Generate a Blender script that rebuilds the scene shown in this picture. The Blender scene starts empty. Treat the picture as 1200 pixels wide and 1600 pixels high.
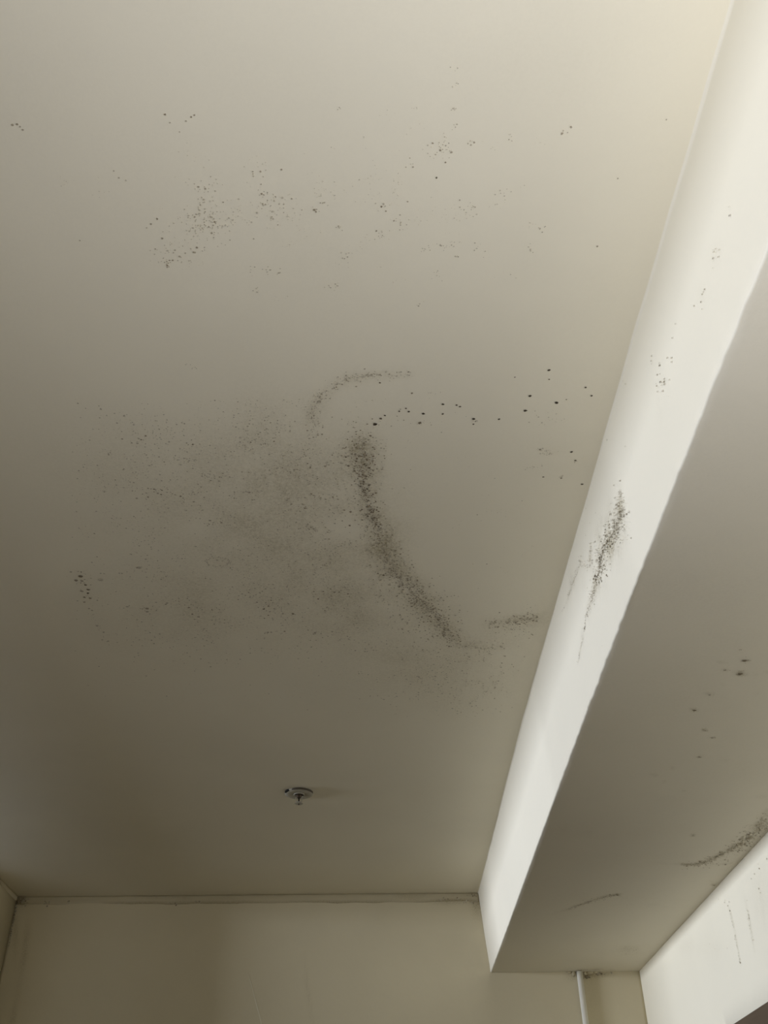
import bpy, bmesh, math, random
import numpy as np
from mathutils import Vector, Matrix, noise

random.seed(7)
S = bpy.context.scene
C = S.collection

# ------------------------------------------------------------------ camera
CAM_Z = 1.45                                   # eye height
F_PX, PITCH, ROLL, YAW = 1500.0, 0.661474, -0.012973, 0.016533
_cy, _sy = math.cos(YAW), math.sin(YAW)
FW = np.array([_sy * math.cos(PITCH), _cy * math.cos(PITCH), math.sin(PITCH)])
_r = np.array([_cy, -_sy, 0.0])
_u = np.cross(_r, FW)
RT = math.cos(ROLL) * _r + math.sin(ROLL) * _u
UP = math.cos(ROLL) * _u - math.sin(ROLL) * _r
EYE = np.array([0.0, 0.0, CAM_Z])

cd = bpy.data.cameras.new('camera')
cam = bpy.data.objects.new('camera', cd)
C.objects.link(cam)
cd.sensor_fit = 'VERTICAL'
cd.sensor_height = 36.0
cd.lens = F_PX / 1600.0 * 36.0
cd.clip_start = 0.02
m = Matrix(((RT[0], UP[0], -FW[0], EYE[0]), (RT[1], UP[1], -FW[1], EYE[1]),
            (RT[2], UP[2], -FW[2], EYE[2]), (0, 0, 0, 1)))
cam.matrix_world = m
S.camera = cam

# ------------------------------------------------------------------ room measures (metres)
H = CAM_Z + 1.2                                # ceiling
BACK = 4.1305                                  # back wall
FRONT = -2.2                                   # wall behind the viewer
XL, XR = -1.4717, 1.0610                       # left and right wall
DROP = 0.3048                                  # depth of the beam
ZB = H - DROP
WIN = (-0.8, 3.75, 1.93, 2.600)                # unseen strip window added in the left wall: y0, y1, z0, z1
DOOR_TOP = CAM_Z + 0.530

# ------------------------------------------------------------------ world, daylight, exposure
w = bpy.data.worlds.new('world')
S.world = w
w.use_nodes = True
bg = w.node_tree.nodes['Background']
bg.inputs[0].default_value = (0.86, 0.93, 1.0, 1)      # dim, overcast, shaded court
bg.inputs[1].default_value = 0.006

def area(name, loc, direction, sx, sy, power, col):
    ld = bpy.data.lights.new(name, 'AREA')
    ld.shape = 'RECTANGLE'
    ld.size, ld.size_y = sx, sy
    ld.energy = power
    ld.color = col
    o = bpy.data.objects.new(name, ld)
    C.objects.link(o)
    o.location = loc
    o.rotation_euler = Vector(direction).to_track_quat('-Z', 'Y').to_euler()
    return o

# added light panel, unseen, standing in for daylight through the strip window
daylight_panel = area('added_daylight_panel', (-5.0, 2.95, 2.46), (1, 0, 0), 1.60, 0.46, 286.0, (0.945, 1.0, 1.19))

S.view_settings.view_transform = 'Standard'
S.view_settings.look = 'None'
S.view_settings.gamma = 1.0
S.view_settings.use_curve_mapping = False
S.view_settings.exposure = 0.0

# ------------------------------------------------------------------ helpers
def ray(px, py):
    return RT * (px - 600.0) / F_PX - UP * (py - 800.0) / F_PX + FW

def hit(px, py, axis, value):
    d = ray(px, py)
    t = (value - EYE[axis]) / d[axis]
    return EYE + d * t

class Plane:
    """a flat surface of the room with 2-D coordinates (a, b)"""
    def __init__(self, axis, value, ia, ib, n):
        self.axis, self.value, self.ia, self.ib, self.n = axis, value, ia, ib, np.array(n, float)
    def uv(self, px, py):
        p = hit(px, py, self.axis, self.value)
        return p[self.ia], p[self.ib]
    def scale(self, px, py):                   # metres per pixel, across
        p, q = hit(px - .5, py, self.axis, self.value), hit(px + .5, py, self.axis, self.value)
        return float(np.linalg.norm(q - p))
    def world(self, a, b, off=0.0):
        p = np.zeros(3)
        p[self.axis] = self.value
        p[self.ia], p[self.ib] = a, b
        return p + self.n * off

CEIL = Plane(2, H, 0, 1, (0, 0, -1))
SOFF = Plane(2, ZB, 0, 1, (0, 0, -1))
RWAL = Plane(0, XR, 1, 2, (-1, 0, 0))
BWAL = Plane(1, BACK, 0, 2, (0, -1, 0))

def prop(o, label=None, cat=None, kind=None, group=None):
    if label: o['label'] = label
    if cat: o['category'] = cat
    if kind: o['kind'] = kind
    if group: o['group'] = group
    return o

def link(name, me, mat, parent=None, smooth=False):
    o = bpy.data.objects.new(name, me)
    C.objects.link(o)
    if mat: me.materials.append(mat)
    if parent: o.parent = parent
    if smooth:
        for p in me.polygons: p.use_smooth = True
    return o

def mesh(name, verts, faces):
    me = bpy.data.meshes.new(name)
    me.from_pydata([tuple(map(float, v)) for v in verts], [], faces)
    me.update()
    return me

def set_attr(me, name, vals):
    at = me.attributes.new(name, 'FLOAT', 'POINT')
    at.data.foreach_set('value', np.asarray(vals, dtype=np.float32))

def bm_obj(name, bm, mat, parent=None, smooth=False):
    me = bpy.data.meshes.new(name)
    bmesh.ops.recalc_face_normals(bm, faces=bm.faces)
    bm.to_mesh(me)
    bm.free()
    return link(name, me, mat, parent, smooth)

def bm_box(bm, lo, hi, bev=0.0):
    r = bmesh.ops.create_cube(bm, size=1.0)
    vs = r['verts']
    for v in vs:
        for k in range(3):
            v.co[k] = lo[k] + (v.co[k] + 0.5) * (hi[k] - lo[k])
    if bev:
        es = list({e for v in vs for e in v.link_edges})
        bmesh.ops.bevel(bm, geom=es, offset=bev, segments=2, affect='EDGES', profile=0.5)

def lathe(name, prof, mat, parent=None, seg=32, smooth=True):
    """surface of revolution about z through (r, z) pairs"""
    vs, fs = [], []
    for r, z in prof:
        for k in range(seg):
            a = 2 * math.pi * k / seg
            vs.append((r * math.cos(a), r * math.sin(a), z))
    for i in range(len(prof) - 1):
        for k in range(seg):
            k2 = (k + 1) % seg
            fs.append((i * seg + k, i * seg + k2, (i + 1) * seg + k2, (i + 1) * seg + k))
    bm = bmesh.new()
    me = mesh(name, vs, fs)
    bm.from_mesh(me)
    bpy.data.meshes.remove(me)
    bmesh.ops.remove_doubles(bm, verts=bm.verts, dist=1e-6)
    return bm_obj(name, bm, mat, parent, smooth)

# ------------------------------------------------------------------ materials
def new_mat(name):
    mt = bpy.data.materials.new(name)
    mt.use_nodes = True
    nt = mt.node_tree
    return mt, nt, nt.nodes['Principled BSDF']

def plaster(name, paint, var=0.03, rough=0.75, bump=0.12):
    """matt wall paint over plaster; the attribute 'mold' (0..1) carries the stains"""
    mt, nt, b = new_mat(name)
    N, L = nt.nodes.new, nt.links.new
    geo = N('ShaderNodeNewGeometry')
    n1 = N('ShaderNodeTexNoise'); n1.inputs['Scale'].default_value = 1.7; n1.inputs['Detail'].default_value = 4
    L(geo.outputs['Position'], n1.inputs['Vector'])
    r1 = N('ShaderNodeMapRange')
    r1.inputs[1].default_value, r1.inputs[2].default_value = 0.3, 0.7
    r1.inputs[3].default_value, r1.inputs[4].default_value = 1 - var, 1 + var
    L(n1.outputs['Fac'], r1.inputs[0])
    mul = N('ShaderNodeMix'); mul.data_type = 'RGBA'; mul.blend_type = 'MULTIPLY'; mul.inputs[0].default_value = 1
    mul.inputs[6].default_value = (*paint, 1)
    L(r1.outputs[0], mul.inputs[7])
    at = N('ShaderNodeAttribute'); at.attribute_name = 'mold'
    # speckle that breaks up the soft stain
    n2 = N('ShaderNodeTexNoise'); n2.inputs['Scale'].default_value = 210; n2.inputs['Detail'].default_value = 3
    n2.inputs['Roughness'].default_value = 0.7
    L(geo.outputs['Position'], n2.inputs['Vector'])
    r2 = N('ShaderNodeMapRange')
    r2.inputs[1].default_value, r2.inputs[2].default_value = 0.38, 0.66
    r2.inputs[3].default_value, r2.inputs[4].default_value = 0.45, 1.6
    L(n2.outputs['Fac'], r2.inputs[0])
    mm = N('ShaderNodeMath'); mm.operation = 'MULTIPLY'; mm.use_clamp = True
    L(at.outputs['Fac'], mm.inputs[0]); L(r2.outputs[0], mm.inputs[1])
    ramp = N('ShaderNodeValToRGB')
    e = ramp.color_ramp.elements
    e[0].position = 0; e[0].color = (1, 1, 1, 1)
    e[1].position = 1; e[1].color = (0.03, 0.026, 0.018, 1)
    x = e.new(0.5); x.color = (0.40, 0.36, 0.25, 1)
    L(mm.outputs[0], ramp.inputs[0])
    mul2 = N('ShaderNodeMix'); mul2.data_type = 'RGBA'; mul2.blend_type = 'MULTIPLY'; mul2.inputs[0].default_value = 1
    L(mul.outputs[2], mul2.inputs[6]); L(ramp.outputs[0], mul2.inputs[7])
    L(mul2.outputs[2], b.inputs['Base Color'])
    b.inputs['Roughness'].default_value = rough
    b.inputs['Specular IOR Level'].default_value = 0.25
    n3 = N('ShaderNodeTexNoise'); n3.inputs['Scale'].default_value = 45; n3.inputs['Detail'].default_value = 5
    n4 = N('ShaderNodeTexNoise'); n4.inputs['Scale'].default_value = 6; n4.inputs['Detail'].default_value = 3
    L(geo.outputs['Position'], n3.inputs['Vector']); L(geo.outputs['Position'], n4.inputs['Vector'])
    ad = N('ShaderNodeMath'); ad.operation = 'MULTIPLY_ADD'; ad.inputs[1].default_value = 3.0
    L(n4.outputs['Fac'], ad.inputs[0]); L(n3.outputs['Fac'], ad.inputs[2])
    bp = N('ShaderNodeBump'); bp.inputs['Strength'].default_value = bump; bp.inputs['Distance'].default_value = 0.004
    L(ad.outputs[0], bp.inputs['Height'])
    L(bp.outputs[0], b.inputs['Normal'])
    return mt

PAINT = (0.825, 0.765, 0.60)
M_CEIL = plaster('ceiling_paint', PAINT)
M_BEAM = plaster('beam_paint', (0.835, 0.78, 0.635), var=0.02)
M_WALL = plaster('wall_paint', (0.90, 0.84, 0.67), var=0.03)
M_BACK = plaster('darker_wall_paint', (0.70, 0.625, 0.44), var=0.05)  # darker, yellower cream for the end and left walls
M_TRIM = plaster('joint_filler', (0.60, 0.53, 0.365), var=0.06, bump=0.3)

def mold_mat():
    mt, nt, b = new_mat('mold_growth')
    N, L = nt.nodes.new, nt.links.new
    at = N('ShaderNodeAttribute'); at.attribute_name = 'mold'
    ramp = N('ShaderNodeValToRGB')
    e = ramp.color_ramp.elements
    e[0].position = 0; e[0].color = (*PAINT, 1)
    e[1].position = 1; e[1].color = (0.012, 0.010, 0.007, 1)
    x = e.new(0.5); x.color = (0.29, 0.24, 0.16, 1)
    L(at.outputs['Fac'], ramp.inputs[0])
    L(ramp.outputs[0], b.inputs['Base Color'])
    b.inputs['Roughness'].default_value = 0.95
    b.inputs['Specular IOR Level'].default_value = 0.05
    return mt
M_MOLD = mold_mat()

def simple(name, col, rough=0.5, metal=0.0, var=0.08, scale=30.0):
    mt, nt, b = new_mat(name)
    N, L = nt.nodes.new, nt.links.new
    tc = N('ShaderNodeTexCoord')
    n = N('ShaderNodeTexNoise'); n.inputs['Scale'].default_value = scale; n.inputs['Detail'].default_value = 4
    L(tc.outputs['Object'], n.inputs['Vector'])
    r = N('ShaderNodeMapRange'); r.inputs[3].default_value, r.inputs[4].default_value = 1 - var, 1 + var
    L(n.outputs['Fac'], r.inputs[0])
    mx = N('ShaderNodeMix'); mx.data_type = 'RGBA'; mx.blend_type = 'MULTIPLY'; mx.inputs[0].default_value = 1
    mx.inputs[6].default_value = (*col, 1)
    L(r.outputs[0], mx.inputs[7])
    L(mx.outputs[2], b.inputs['Base Color'])
    b.inputs['Roughness'].default_value = rough
    b.inputs['Metallic'].default_value = metal
    return mt

def wood(name, c1, c2, stretch):
    mt, nt, b = new_mat(name)
    N, L = nt.nodes.new, nt.links.new
    geo = N('ShaderNodeNewGeometry')
    mp = N('ShaderNodeMapping'); mp.inputs['Scale'].default_value = stretch
    L(geo.outputs['Position'], mp.inputs['Vector'])
    n = N('ShaderNodeTexNoise'); n.inputs['Scale'].default_value = 6; n.inputs['Detail'].default_value = 6
    L(mp.outputs[0], n.inputs['Vector'])
    rp = N('ShaderNodeValToRGB')
    rp.color_ramp.elements[0].position = 0.3; rp.color_ramp.elements[0].color = (*c1, 1)
    rp.color_ramp.elements[1].position = 0.7; rp.color_ramp.elements[1].color = (*c2, 1)
    L(n.outputs['Fac'], rp.inputs[0]); L(rp.outputs[0], b.inputs['Base Color'])
    b.inputs['Roughness'].default_value = 0.55
    return mt

M_WOOD = wood('brown_door_wood', (0.070, 0.045, 0.026), (0.098, 0.066, 0.038), (8, 1, 8))
M_FLOOR = wood('floor_boards', (0.14, 0.08, 0.035), (0.20, 0.12, 0.055), (6, 0.6, 6))
M_PIPE = simple('white_pipe_plastic', (0.92, 0.89, 0.78), 0.45, 0.0, 0.03)
M_WHITE = simple('white_enamel', (0.46, 0.43, 0.34), 0.6)
M_BLACK = simple('black_slot_shade', (0.012, 0.011, 0.010), 0.9)
M_BRASS = simple('dull_brass', (0.12, 0.09, 0.06), 0.45, 0.6)
M_BULB = simple('dark_glass_bulb', (0.02, 0.012, 0.01), 0.15)
M_FRAME = simple('window_frame_paint', (0.20, 0.13, 0.08), 0.5)

def glass_mat():
    mt, nt, b = new_mat('window_glass')
    N, L = nt.nodes.new, nt.links.new
    tr = N('ShaderNodeBsdfTransparent'); tr.inputs[0].default_value = (0.97, 0.98, 0.97, 1)
    gl = N('ShaderNodeBsdfGlossy'); gl.inputs['Roughness'].default_value = 0.02
    fr = N('ShaderNodeFresnel'); fr.inputs[0].default_value = 1.45
    mx = N('ShaderNodeMixShader')
    L(fr.outputs[0], mx.inputs[0]); L(tr.outputs[0], mx.inputs[1]); L(gl.outputs[0], mx.inputs[2])
    L(mx.outputs[0], nt.nodes['Material Output'].inputs['Surface'])
    return mt
M_GLASS = glass_mat()

# ------------------------------------------------------------------ stains: soft tint laid on a surface
class Stains:
    def __init__(self, plane):
        self.pl, self.segs, self.blobs = plane, [], []
    def stroke(self, pts):
        """pts: (px, py, half width px, strength)"""
        q = []
        for x, y, wd, s in pts:
            a, b = self.pl.uv(x, y)
            q.append((a, b, wd * self.pl.scale(x, y), s))
        self.segs += list(zip(q[:-1], q[1:]))
        return self
    def blob(self, x, y, rx, ry, s):
        a, b = self.pl.uv(x, y)
        a1, b1 = self.pl.uv(x + rx, y)
        a2, b2 = self.pl.uv(x, y + ry)
        M = np.linalg.inv(np.array([[a1 - a, a2 - a], [b1 - b, b2 - b]]))
        self.blobs.append((a, b, M, s))
        return self
    def value(self, A, B):
        A = np.asarray(A, float); B = np.asarray(B, float)
        out = np.zeros_like(A)
        best = np.zeros_like(A)
        for p, q in self.segs:
            dx, dy = q[0] - p[0], q[1] - p[1]
            L2 = dx * dx + dy * dy + 1e-12
            t = np.clip(((A - p[0]) * dx + (B - p[1]) * dy) / L2, 0, 1)
            d2 = (A - p[0] - t * dx) ** 2 + (B - p[1] - t * dy) ** 2
            wd = p[2] + (q[2] - p[2]) * t
            s = p[3] + (q[3] - p[3]) * t
            best = np.maximum(best, s * np.exp(-d2 / (wd * wd)))
        out += best
        for a, b, M, s in self.blobs:
            u = M[0, 0] * (A - a) + M[0, 1] * (B - b)
            v = M[1, 0] * (A - a) + M[1, 1] * (B - b)
            out += s * np.exp(-(u * u + v * v))
        return np.maximum(out, 0)

def mottle(A, B, sc, seed):
    return np.array([0.5 + 0.5 * noise.fractal(Vector((a * sc, b * sc, seed)), 0.8, 2.1, 4) for a, b in zip(A, B)])

def rough(A, B, sc, seed):
    return np.clip((mottle(A, B, sc, seed) - .22) * 2.2, 0, 1.5)

def axis_steps(lo, hi, flo, fhi, fine, coarse):
    a = list(np.arange(lo, flo - coarse * 0.5, coarse)) if flo > lo + 1e-6 else []
    n = max(1, round((fhi - flo) / fine))
    a += list(np.linspace(flo, fhi, n + 1))
    if fhi < hi - 1e-6:
        k = max(1, round((hi - fhi) / coarse))
        a += list(np.linspace(fhi, hi, k + 1))[1:]
    if a[0] > lo + 1e-6: a = [lo] + a
    return a

def sheet(name, plane, us, vs, mat, stains=None, hole=None, thick=0.2, label=None, wob=0.0, seed=3.0):
    """one room surface: a grid in its plane (normal into the room), thickened outwards"""
    pts, idx = [], {}
    for j, v in enumerate(vs):
        for i, u in enumerate(us):
            idx[i, j] = len(pts)
            pts.append((u, v))
    faces = []
    ax = np.zeros(3); ax[plane.ia] = 1
    bx = np.zeros(3); bx[plane.ib] = 1
    flip = np.cross(ax, bx) @ plane.n < 0
    for j in range(len(vs) - 1):
        for i in range(len(us) - 1):
            cu, cv = (us[i] + us[i + 1]) / 2, (vs[j] + vs[j + 1]) / 2
            if hole and hole[0] < cu < hole[1] and hole[2] < cv < hole[3]:
                continue
            f = (idx[i, j], idx[i + 1, j], idx[i + 1, j + 1], idx[i, j + 1])
            faces.append(f[::-1] if flip else f)
    P = np.array(pts)
    co = []
    for (u, v) in pts:
        off = wob * noise.fractal(Vector((u * 1.3, v * 1.3, seed)), 1.0, 2.0, 3) if wob else 0.0
        co.append(plane.world(u, v, off))
    me = mesh(name, co, faces)
    val = stains(P[:, 0], P[:, 1]) if stains else np.zeros(len(P))
    set_attr(me, 'mold', val)
    o = link(name, me, mat, smooth=True)
    sd = o.modifiers.new('thickness', 'SOLIDIFY')
    sd.thickness = thick
    sd.offset = -1
    prop(o, label, None, 'structure')
    return o

# --- stains on the ceiling
ST = Stains(CEIL)
ST.stroke([(558, 676, 26, .10), (566, 700, 28, .34), (570, 735, 24, .34), (571, 765, 16, .24), (580, 800, 20, .32), (594, 850, 24, .34),
           (612, 888, 24, .26), (645, 925, 24, .22), (682, 960, 24, .28), (698, 988, 18, .22), (722, 1008, 10, .18), (785, 1012, 7, .12)])
ST.stroke([(486, 655, 13, .12), (494, 628, 14, .17), (518, 602, 11, .09), (552, 590, 13, .17), (590, 588, 10, .08), (640, 585, 8, .06)])
ST.stroke([(765, 972, 12, .12), (800, 968, 18, .19), (842, 966, 20, .15)])
ST.blob(800, 990, 45, 22, .05)
ST.blob(625, 835, 26, 60, .07)
FIELD = Stains(CEIL)
FIELD.blob(330, 770, 170, 80, .5).blob(470, 770, 90, 90, .4).blob(430, 900, 190, 100, .6).blob(560, 930, 90, 90, .4)
FIELD.blob(270, 970, 90, 70, .4).blob(680, 1050, 110, 60, .55).blob(430, 680, 70, 45, .35).blob(220, 730, 70, 60, .25)
HOLE = Stains(CEIL)
HOLE.blob(540, 826, 46, 20, 1.0).blob(545, 650, 55, 40, 0.9).blob(305, 825, 34, 18, .8).blob(720, 880, 70, 90, 1.0)
def field_val(A, B):
    m1 = mottle(A, B, 3.2, 1.0)
    m2 = mottle(A, B, 11.0, 5.0)
    f = np.minimum(FIELD.value(A, B), 1.0) * np.clip(0.25 + 1.1 * m1, 0, 1.3) * np.clip(.4 + 1.1 * m2, 0, 1.4)
    return f * np.clip(1 - HOLE.value(A, B), 0, 1)
def ceil_val(A, B):
    m2 = mottle(A, B, 14.0, 9.0)
    return ST.value(A, B) * np.clip((m2 - .1) * 1.3, 0, 1.2) * .85 + 0.15 * field_val(A, B) + 0.016 * mottle(A, B, 4.0, 17.0)

cx = axis_steps(XL, XR, XL, 0.62, 0.012, 0.2)
cyy = axis_steps(FRONT, BACK, 0.50, BACK, 0.014, 0.3)
ceiling = sheet('ceiling', CEIL, cx, cyy, M_CEIL, ceil_val, thick=0.18, wob=0.0015,
                label='off-white plaster ceiling with grey-brown mold patches')

# --- floor and walls
SF = Plane(2, 0.0, 0, 1, (0, 0, 1))
floor = sheet('floor', SF, list(np.linspace(XL, XR, 9)), list(np.linspace(FRONT, BACK, 20)), M_FLOOR, thick=0.1,
              label='brown wooden floor below the view')

SB = Stains(BWAL)
SB.stroke([(44, 1440, 5, .03), (42, 1462, 5, .10), (39, 1490, 5, .12), (33, 1520, 6, .05), (26, 1560, 5, .06), (18, 1600, 5, .11)])
SB.stroke([(476, 1488, 3, .02), (478, 1530, 3, .05), (484, 1570, 3, .05), (489, 1600, 3, .04)])
SB.blob(34, 1406, 14, 8, .35).blob(24, 1450, 4, 40, .12)
SB.blob(745, 1412, 8, 18, .22).blob(700, 1408, 26, 5, .15)
SB.blob(920, 1524, 16, 5, .25).blob(945, 1522, 14, 3, .20).blob(893, 1526, 8, 6, .12)
SB.blob(925, 1560, 8, 40, .03)
def bval(A, B):
    return SB.value(A, B) * (0.6 + 0.8 * mottle(A, B, 16.0, 2.0)) + 0.014 * mottle(A, B, 3.0, 4.0)
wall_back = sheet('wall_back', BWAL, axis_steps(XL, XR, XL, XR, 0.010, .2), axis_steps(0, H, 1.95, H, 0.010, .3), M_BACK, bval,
                  thick=0.15, wob=0.002, label='darker cream plaster end wall under the ceiling')

SR = Stains(RWAL)
SR.blob(1075, 1480, 14, 14, .02).blob(1115, 1478, 20, 16, .022).blob(1190, 1400, 14, 40, .03)
SR.stroke([(1138, 1418, 1.2, .03), (1141, 1424, 1.0, .16), (1147, 1450, 1.0, .10), (1152, 1476, 1.0, .09), (1157, 1504, 1.0, .15)])
SR.stroke([(1162, 1396, 1.6, .01), (1169, 1427, 1.6, .05), (1172, 1442, 1.6, .08), (1176, 1470, 1.5, .07), (1179, 1488, 1.4, .03)])
SR.stroke([(1186, 1386, 1.5, .02), (1192, 1420, 1.8, .03), (1194, 1446, 1.8, .02)])
def rval(A, B):
    return SR.value(A, B) * (0.5 + 1.0 * mottle(A, B, 20.0, 6.0)) + 0.006 * mottle(A, B, 5.0, 8.0)
DY0, DY1 = 2.32, 3.22                          # brown door in the right wall
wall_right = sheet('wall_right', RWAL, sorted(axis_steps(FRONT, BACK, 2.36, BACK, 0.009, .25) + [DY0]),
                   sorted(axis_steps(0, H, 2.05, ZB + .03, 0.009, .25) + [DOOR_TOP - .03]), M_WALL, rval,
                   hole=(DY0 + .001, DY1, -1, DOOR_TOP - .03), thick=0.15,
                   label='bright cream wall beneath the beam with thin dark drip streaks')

LW = Plane(0, XL, 1, 2, (1, 0, 0))
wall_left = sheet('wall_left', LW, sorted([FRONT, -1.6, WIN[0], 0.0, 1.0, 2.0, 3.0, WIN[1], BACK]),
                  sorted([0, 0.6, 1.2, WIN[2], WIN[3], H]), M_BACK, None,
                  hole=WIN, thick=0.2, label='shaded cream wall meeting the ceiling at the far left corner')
FWL = Plane(1, FRONT, 0, 2, (0, 1, 0))
wall_front = sheet('wall_front', FWL, list(np.linspace(XL, XR, 6)), list(np.linspace(0, H, 6)), M_WALL, None, thick=0.15,
                   label='plain cream wall behind the viewer')

# --- window in the left wall (beyond the picture, added to let in and shape daylight)
win = bpy.data.objects.new('added_window_1', None); C.objects.link(win)
win.location = (XL - 0.1, (WIN[0] + WIN[1]) / 2, WIN[2])
prop(win, 'unseen brown framed high strip window added to let in daylight', None, 'structure')
def wpart(name, lo, hi, mat, bev=0.004):
    bm = bmesh.new(); bm_box(bm, lo, hi, bev)
    o = bm_obj(name, bm, mat)
    o.parent = win
    o.matrix_parent_inverse = Matrix.Translation(-win.location)
    return o
xw0, xw1 = XL - 0.13, XL - 0.09
ww = (WIN[1] - WIN[0]) / 3
wpart('head_rail', (xw0, WIN[0], WIN[3] - .028), (xw1, WIN[1], WIN[3]), M_FRAME)
wpart('bottom_rail', (xw0, WIN[0], WIN[2]), (xw1, WIN[1], WIN[2] + .04), M_FRAME)
for k in range(4):
    yc = WIN[0] + ww * k + (0.02 if k == 0 else -0.02 if k == 3 else 0)
    wpart('stile', (xw0 + .002, yc - .02, WIN[2] + .04), (xw1 - .002, yc + .02, WIN[3] - .028), M_FRAME)
for k in range(3):
    wpart('pane', (xw0 + .02, WIN[0] + ww * k + .02, WIN[2] + .03), (xw0 + .026, WIN[0] + ww * (k + 1) - .02, WIN[3] - .02), M_GLASS, 0)

# ------------------------------------------------------------------ the beam
TOP_PX = [(1160, -40), (1147, 7), (1132, 50), (1120, 85), (1105, 135), (1092, 183), (1081, 220), (1070, 257), (1058, 298), (1045, 345),
          (1031, 391), (1018, 437), (1003, 491), (982, 558), (965, 614), (947, 674), (931, 731), (914, 795), (893, 858),
          (879, 904), (865, 956), (842, 1040), (817, 1130), (798, 1200), (780, 1270), (757, 1358), (747, 1396)]
BOT_PX = [(1216, 344), (1199, 387), (1178, 441), (1159, 488), (1134, 550), (1106, 622), (1081, 684), (1059, 738), (1039, 790), (1009, 867),
          (989, 921), (967, 975), (950, 1020), (937, 1056), (926, 1087), (883, 1199), (833, 1340), (820, 1371), (808, 1404),
          (797, 1436), (779, 1486), (765, 1523)]
def edge_fn(pxs, z):
    q = sorted((tuple(hit(x, y, 2, z)[[1, 0]]) for x, y in pxs))
    Y = np.array([a for a, b in q]); X = np.array([b for a, b in q])
    k = np.polyfit(Y, X, 1)
    c = np.polyfit(Y, X, 4)
    y0, y1 = Y[0], Y[-1]
    def f(y):
        y = np.asarray(y, float)
        yc = np.clip(y, y0, y1)
        return np.polyval(c, yc) + k[0] * (y - yc)
    res = X - f(Y)
    return f, k, res
top_x, _k1, _e1 = edge_fn(TOP_PX, H)
bot_x, _k2, _e2 = edge_fn(BOT_PX, ZB)
ys = axis_steps(FRONT, BACK, 0.45, BACK, 0.010, 0.15)
SFACE_PTS = []                                  # stains on the beam's side: (px, py, half width, strength)

def face_pt(px, py, off=0.0):
    """point on the bright side of the beam (a ruled surface, nearly the plane x = const)"""
    x = float(top_x(2.5))
    for _ in range(4):
        p = hit(px, py, 0, x)
        t = (H - p[2]) / DROP
        x = float(top_x(p[1]) * (1 - t) + bot_x(p[1]) * t)
    return np.array([x - off, p[1], p[2]])

class FacePlane:
    def uv(self, px, py):
        p = face_pt(px, py); return p[1], p[2]
    def scale(self, px, py):
        return float(np.linalg.norm(face_pt(px + .5, py) - face_pt(px - .5, py))) * 1.15
    def world(self, a, b, off=0.0):
        t = (H - b) / DROP
        return np.array([float(top_x(a) * (1 - t) + bot_x(a) * t) - off, a, b])
    n = np.array([-1.0, 0, 0])
FACE = FacePlane()
def Z1(x, y): return 840 + x / 4.706, 720 + y / 4.706
SFc = Stains(FACE)
pl = [(608, 215, 8, .10), (612, 260, 14, .28), (618, 350, 28, .36), (600, 430, 38, .34), (562, 520, 42, .34), (500, 620, 44, .28), (470, 700, 40, .28),
      (458, 780, 32, .26), (440, 880, 22, .26), (415, 960, 15, .22), (385, 1060, 12, .14), (350, 1180, 10, .10), (345, 1250, 9, .08),
      (325, 1330, 10, .08), (308, 1430, 6, .05)]
SFc.stroke([(*Z1(a, b), c / 4.706, d) for a, b, c, d in pl])
SFc.stroke([(*Z1(a, b), c / 4.706, d) for a, b, c, d in [(318, 680, 8, .03), (315, 740, 12, .09), (285, 830, 14, .07), (248, 930, 16, .16), (225, 1010, 10, .06), (205, 1060, 8, .02)]])
SFc.stroke([(*Z1(a, b), c / 4.706, d) for a, b, c, d in [(395, 570, 8, .05), (390, 680, 12, .12), (380, 745, 12, .08)]])
SFc.stroke([(*Z1(a, b), c / 4.706, d) for a, b, c, d in [(345, 770, 30, .06), (400, 800, 30, .05)]])
SFc.blob(1036, 596, 5, 14, .14).blob(1030, 630, 8, 26, .03).blob(1120, 395, 8, 16, .04).blob(1098, 460, 8, 12, .04)
SSo = Stains(SOFF)
def Z8(x, y): return 960 + x / 3.6375, 980 + y / 3.6375
SSo.stroke([(*Z8(a, b), c / 3.6375, d) for a, b, c, d in [(250, 1340, 20, .04), (360, 1345, 18, .10), (450, 1350, 18, .32), (540, 1325, 22, .26), (620, 1285, 26, .20), (705, 1240, 34, .32),
            (790, 1180, 38, .30), (850, 1100, 40, .20), (900, 1040, 40, .16)]])
SSo.stroke([(*Z8(a, b), c / 3.6375, d) for a, b, c, d in [(560, 1350, 10, .05), (620, 1346, 12, .16), (670, 1340, 8, .06)]])
SSo.stroke([(*Z8(a, b), c / 3.6375, d) for a, b, c, d in [(440, 1448, 8, .04), (480, 1445, 10, .10), (520, 1442, 8, .04)]])
SSo.stroke([(*Z8(a, b), c / 3.6375, d) for a, b, c, d in [(545, 1440, 8, .08), (565, 1465, 12, .22), (590, 1440, 10, .08)]])
for a, b, c, d in [(740, 187, 22, .42), (715, 262, 24, .42), (625, 240, 12, .22), (612, 200, 18, .08), (540, 382, 14, .25), (455, 470, 16, .35), (515, 585, 9, .2), (555, 627, 12, .14),
                   (485, 737, 20, .16), (540, 740, 20, .06), (625, 755, 26, .08), (225, 838, 20, .10), (325, 800, 9, .14), (285, 880, 8, .10), (390, 930, 9, .10),
                   (448, 1183, 10, .18), (20, 1522, 10, .3), (805, 378, 12, .10), (625, 328, 8, .08), (800, 268, 20, .05), (865, 255, 12, .14), (840, 965, 30, .07)]:
    SSo.blob(*Z8(a, b), c / 3.6375, max(2.2, c / 3.6375 * .45), d)
SSo.stroke([(884, 1422, 3, .14), (897, 1417, 4, .26), (914, 1411, 4, .20), (935, 1404, 4, .20), (950, 1399, 5, .28), (967, 1397, 4, .2)])
SSo.stroke([(860, 1429, 4, .03), (884, 1422, 4, .10)])
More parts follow.
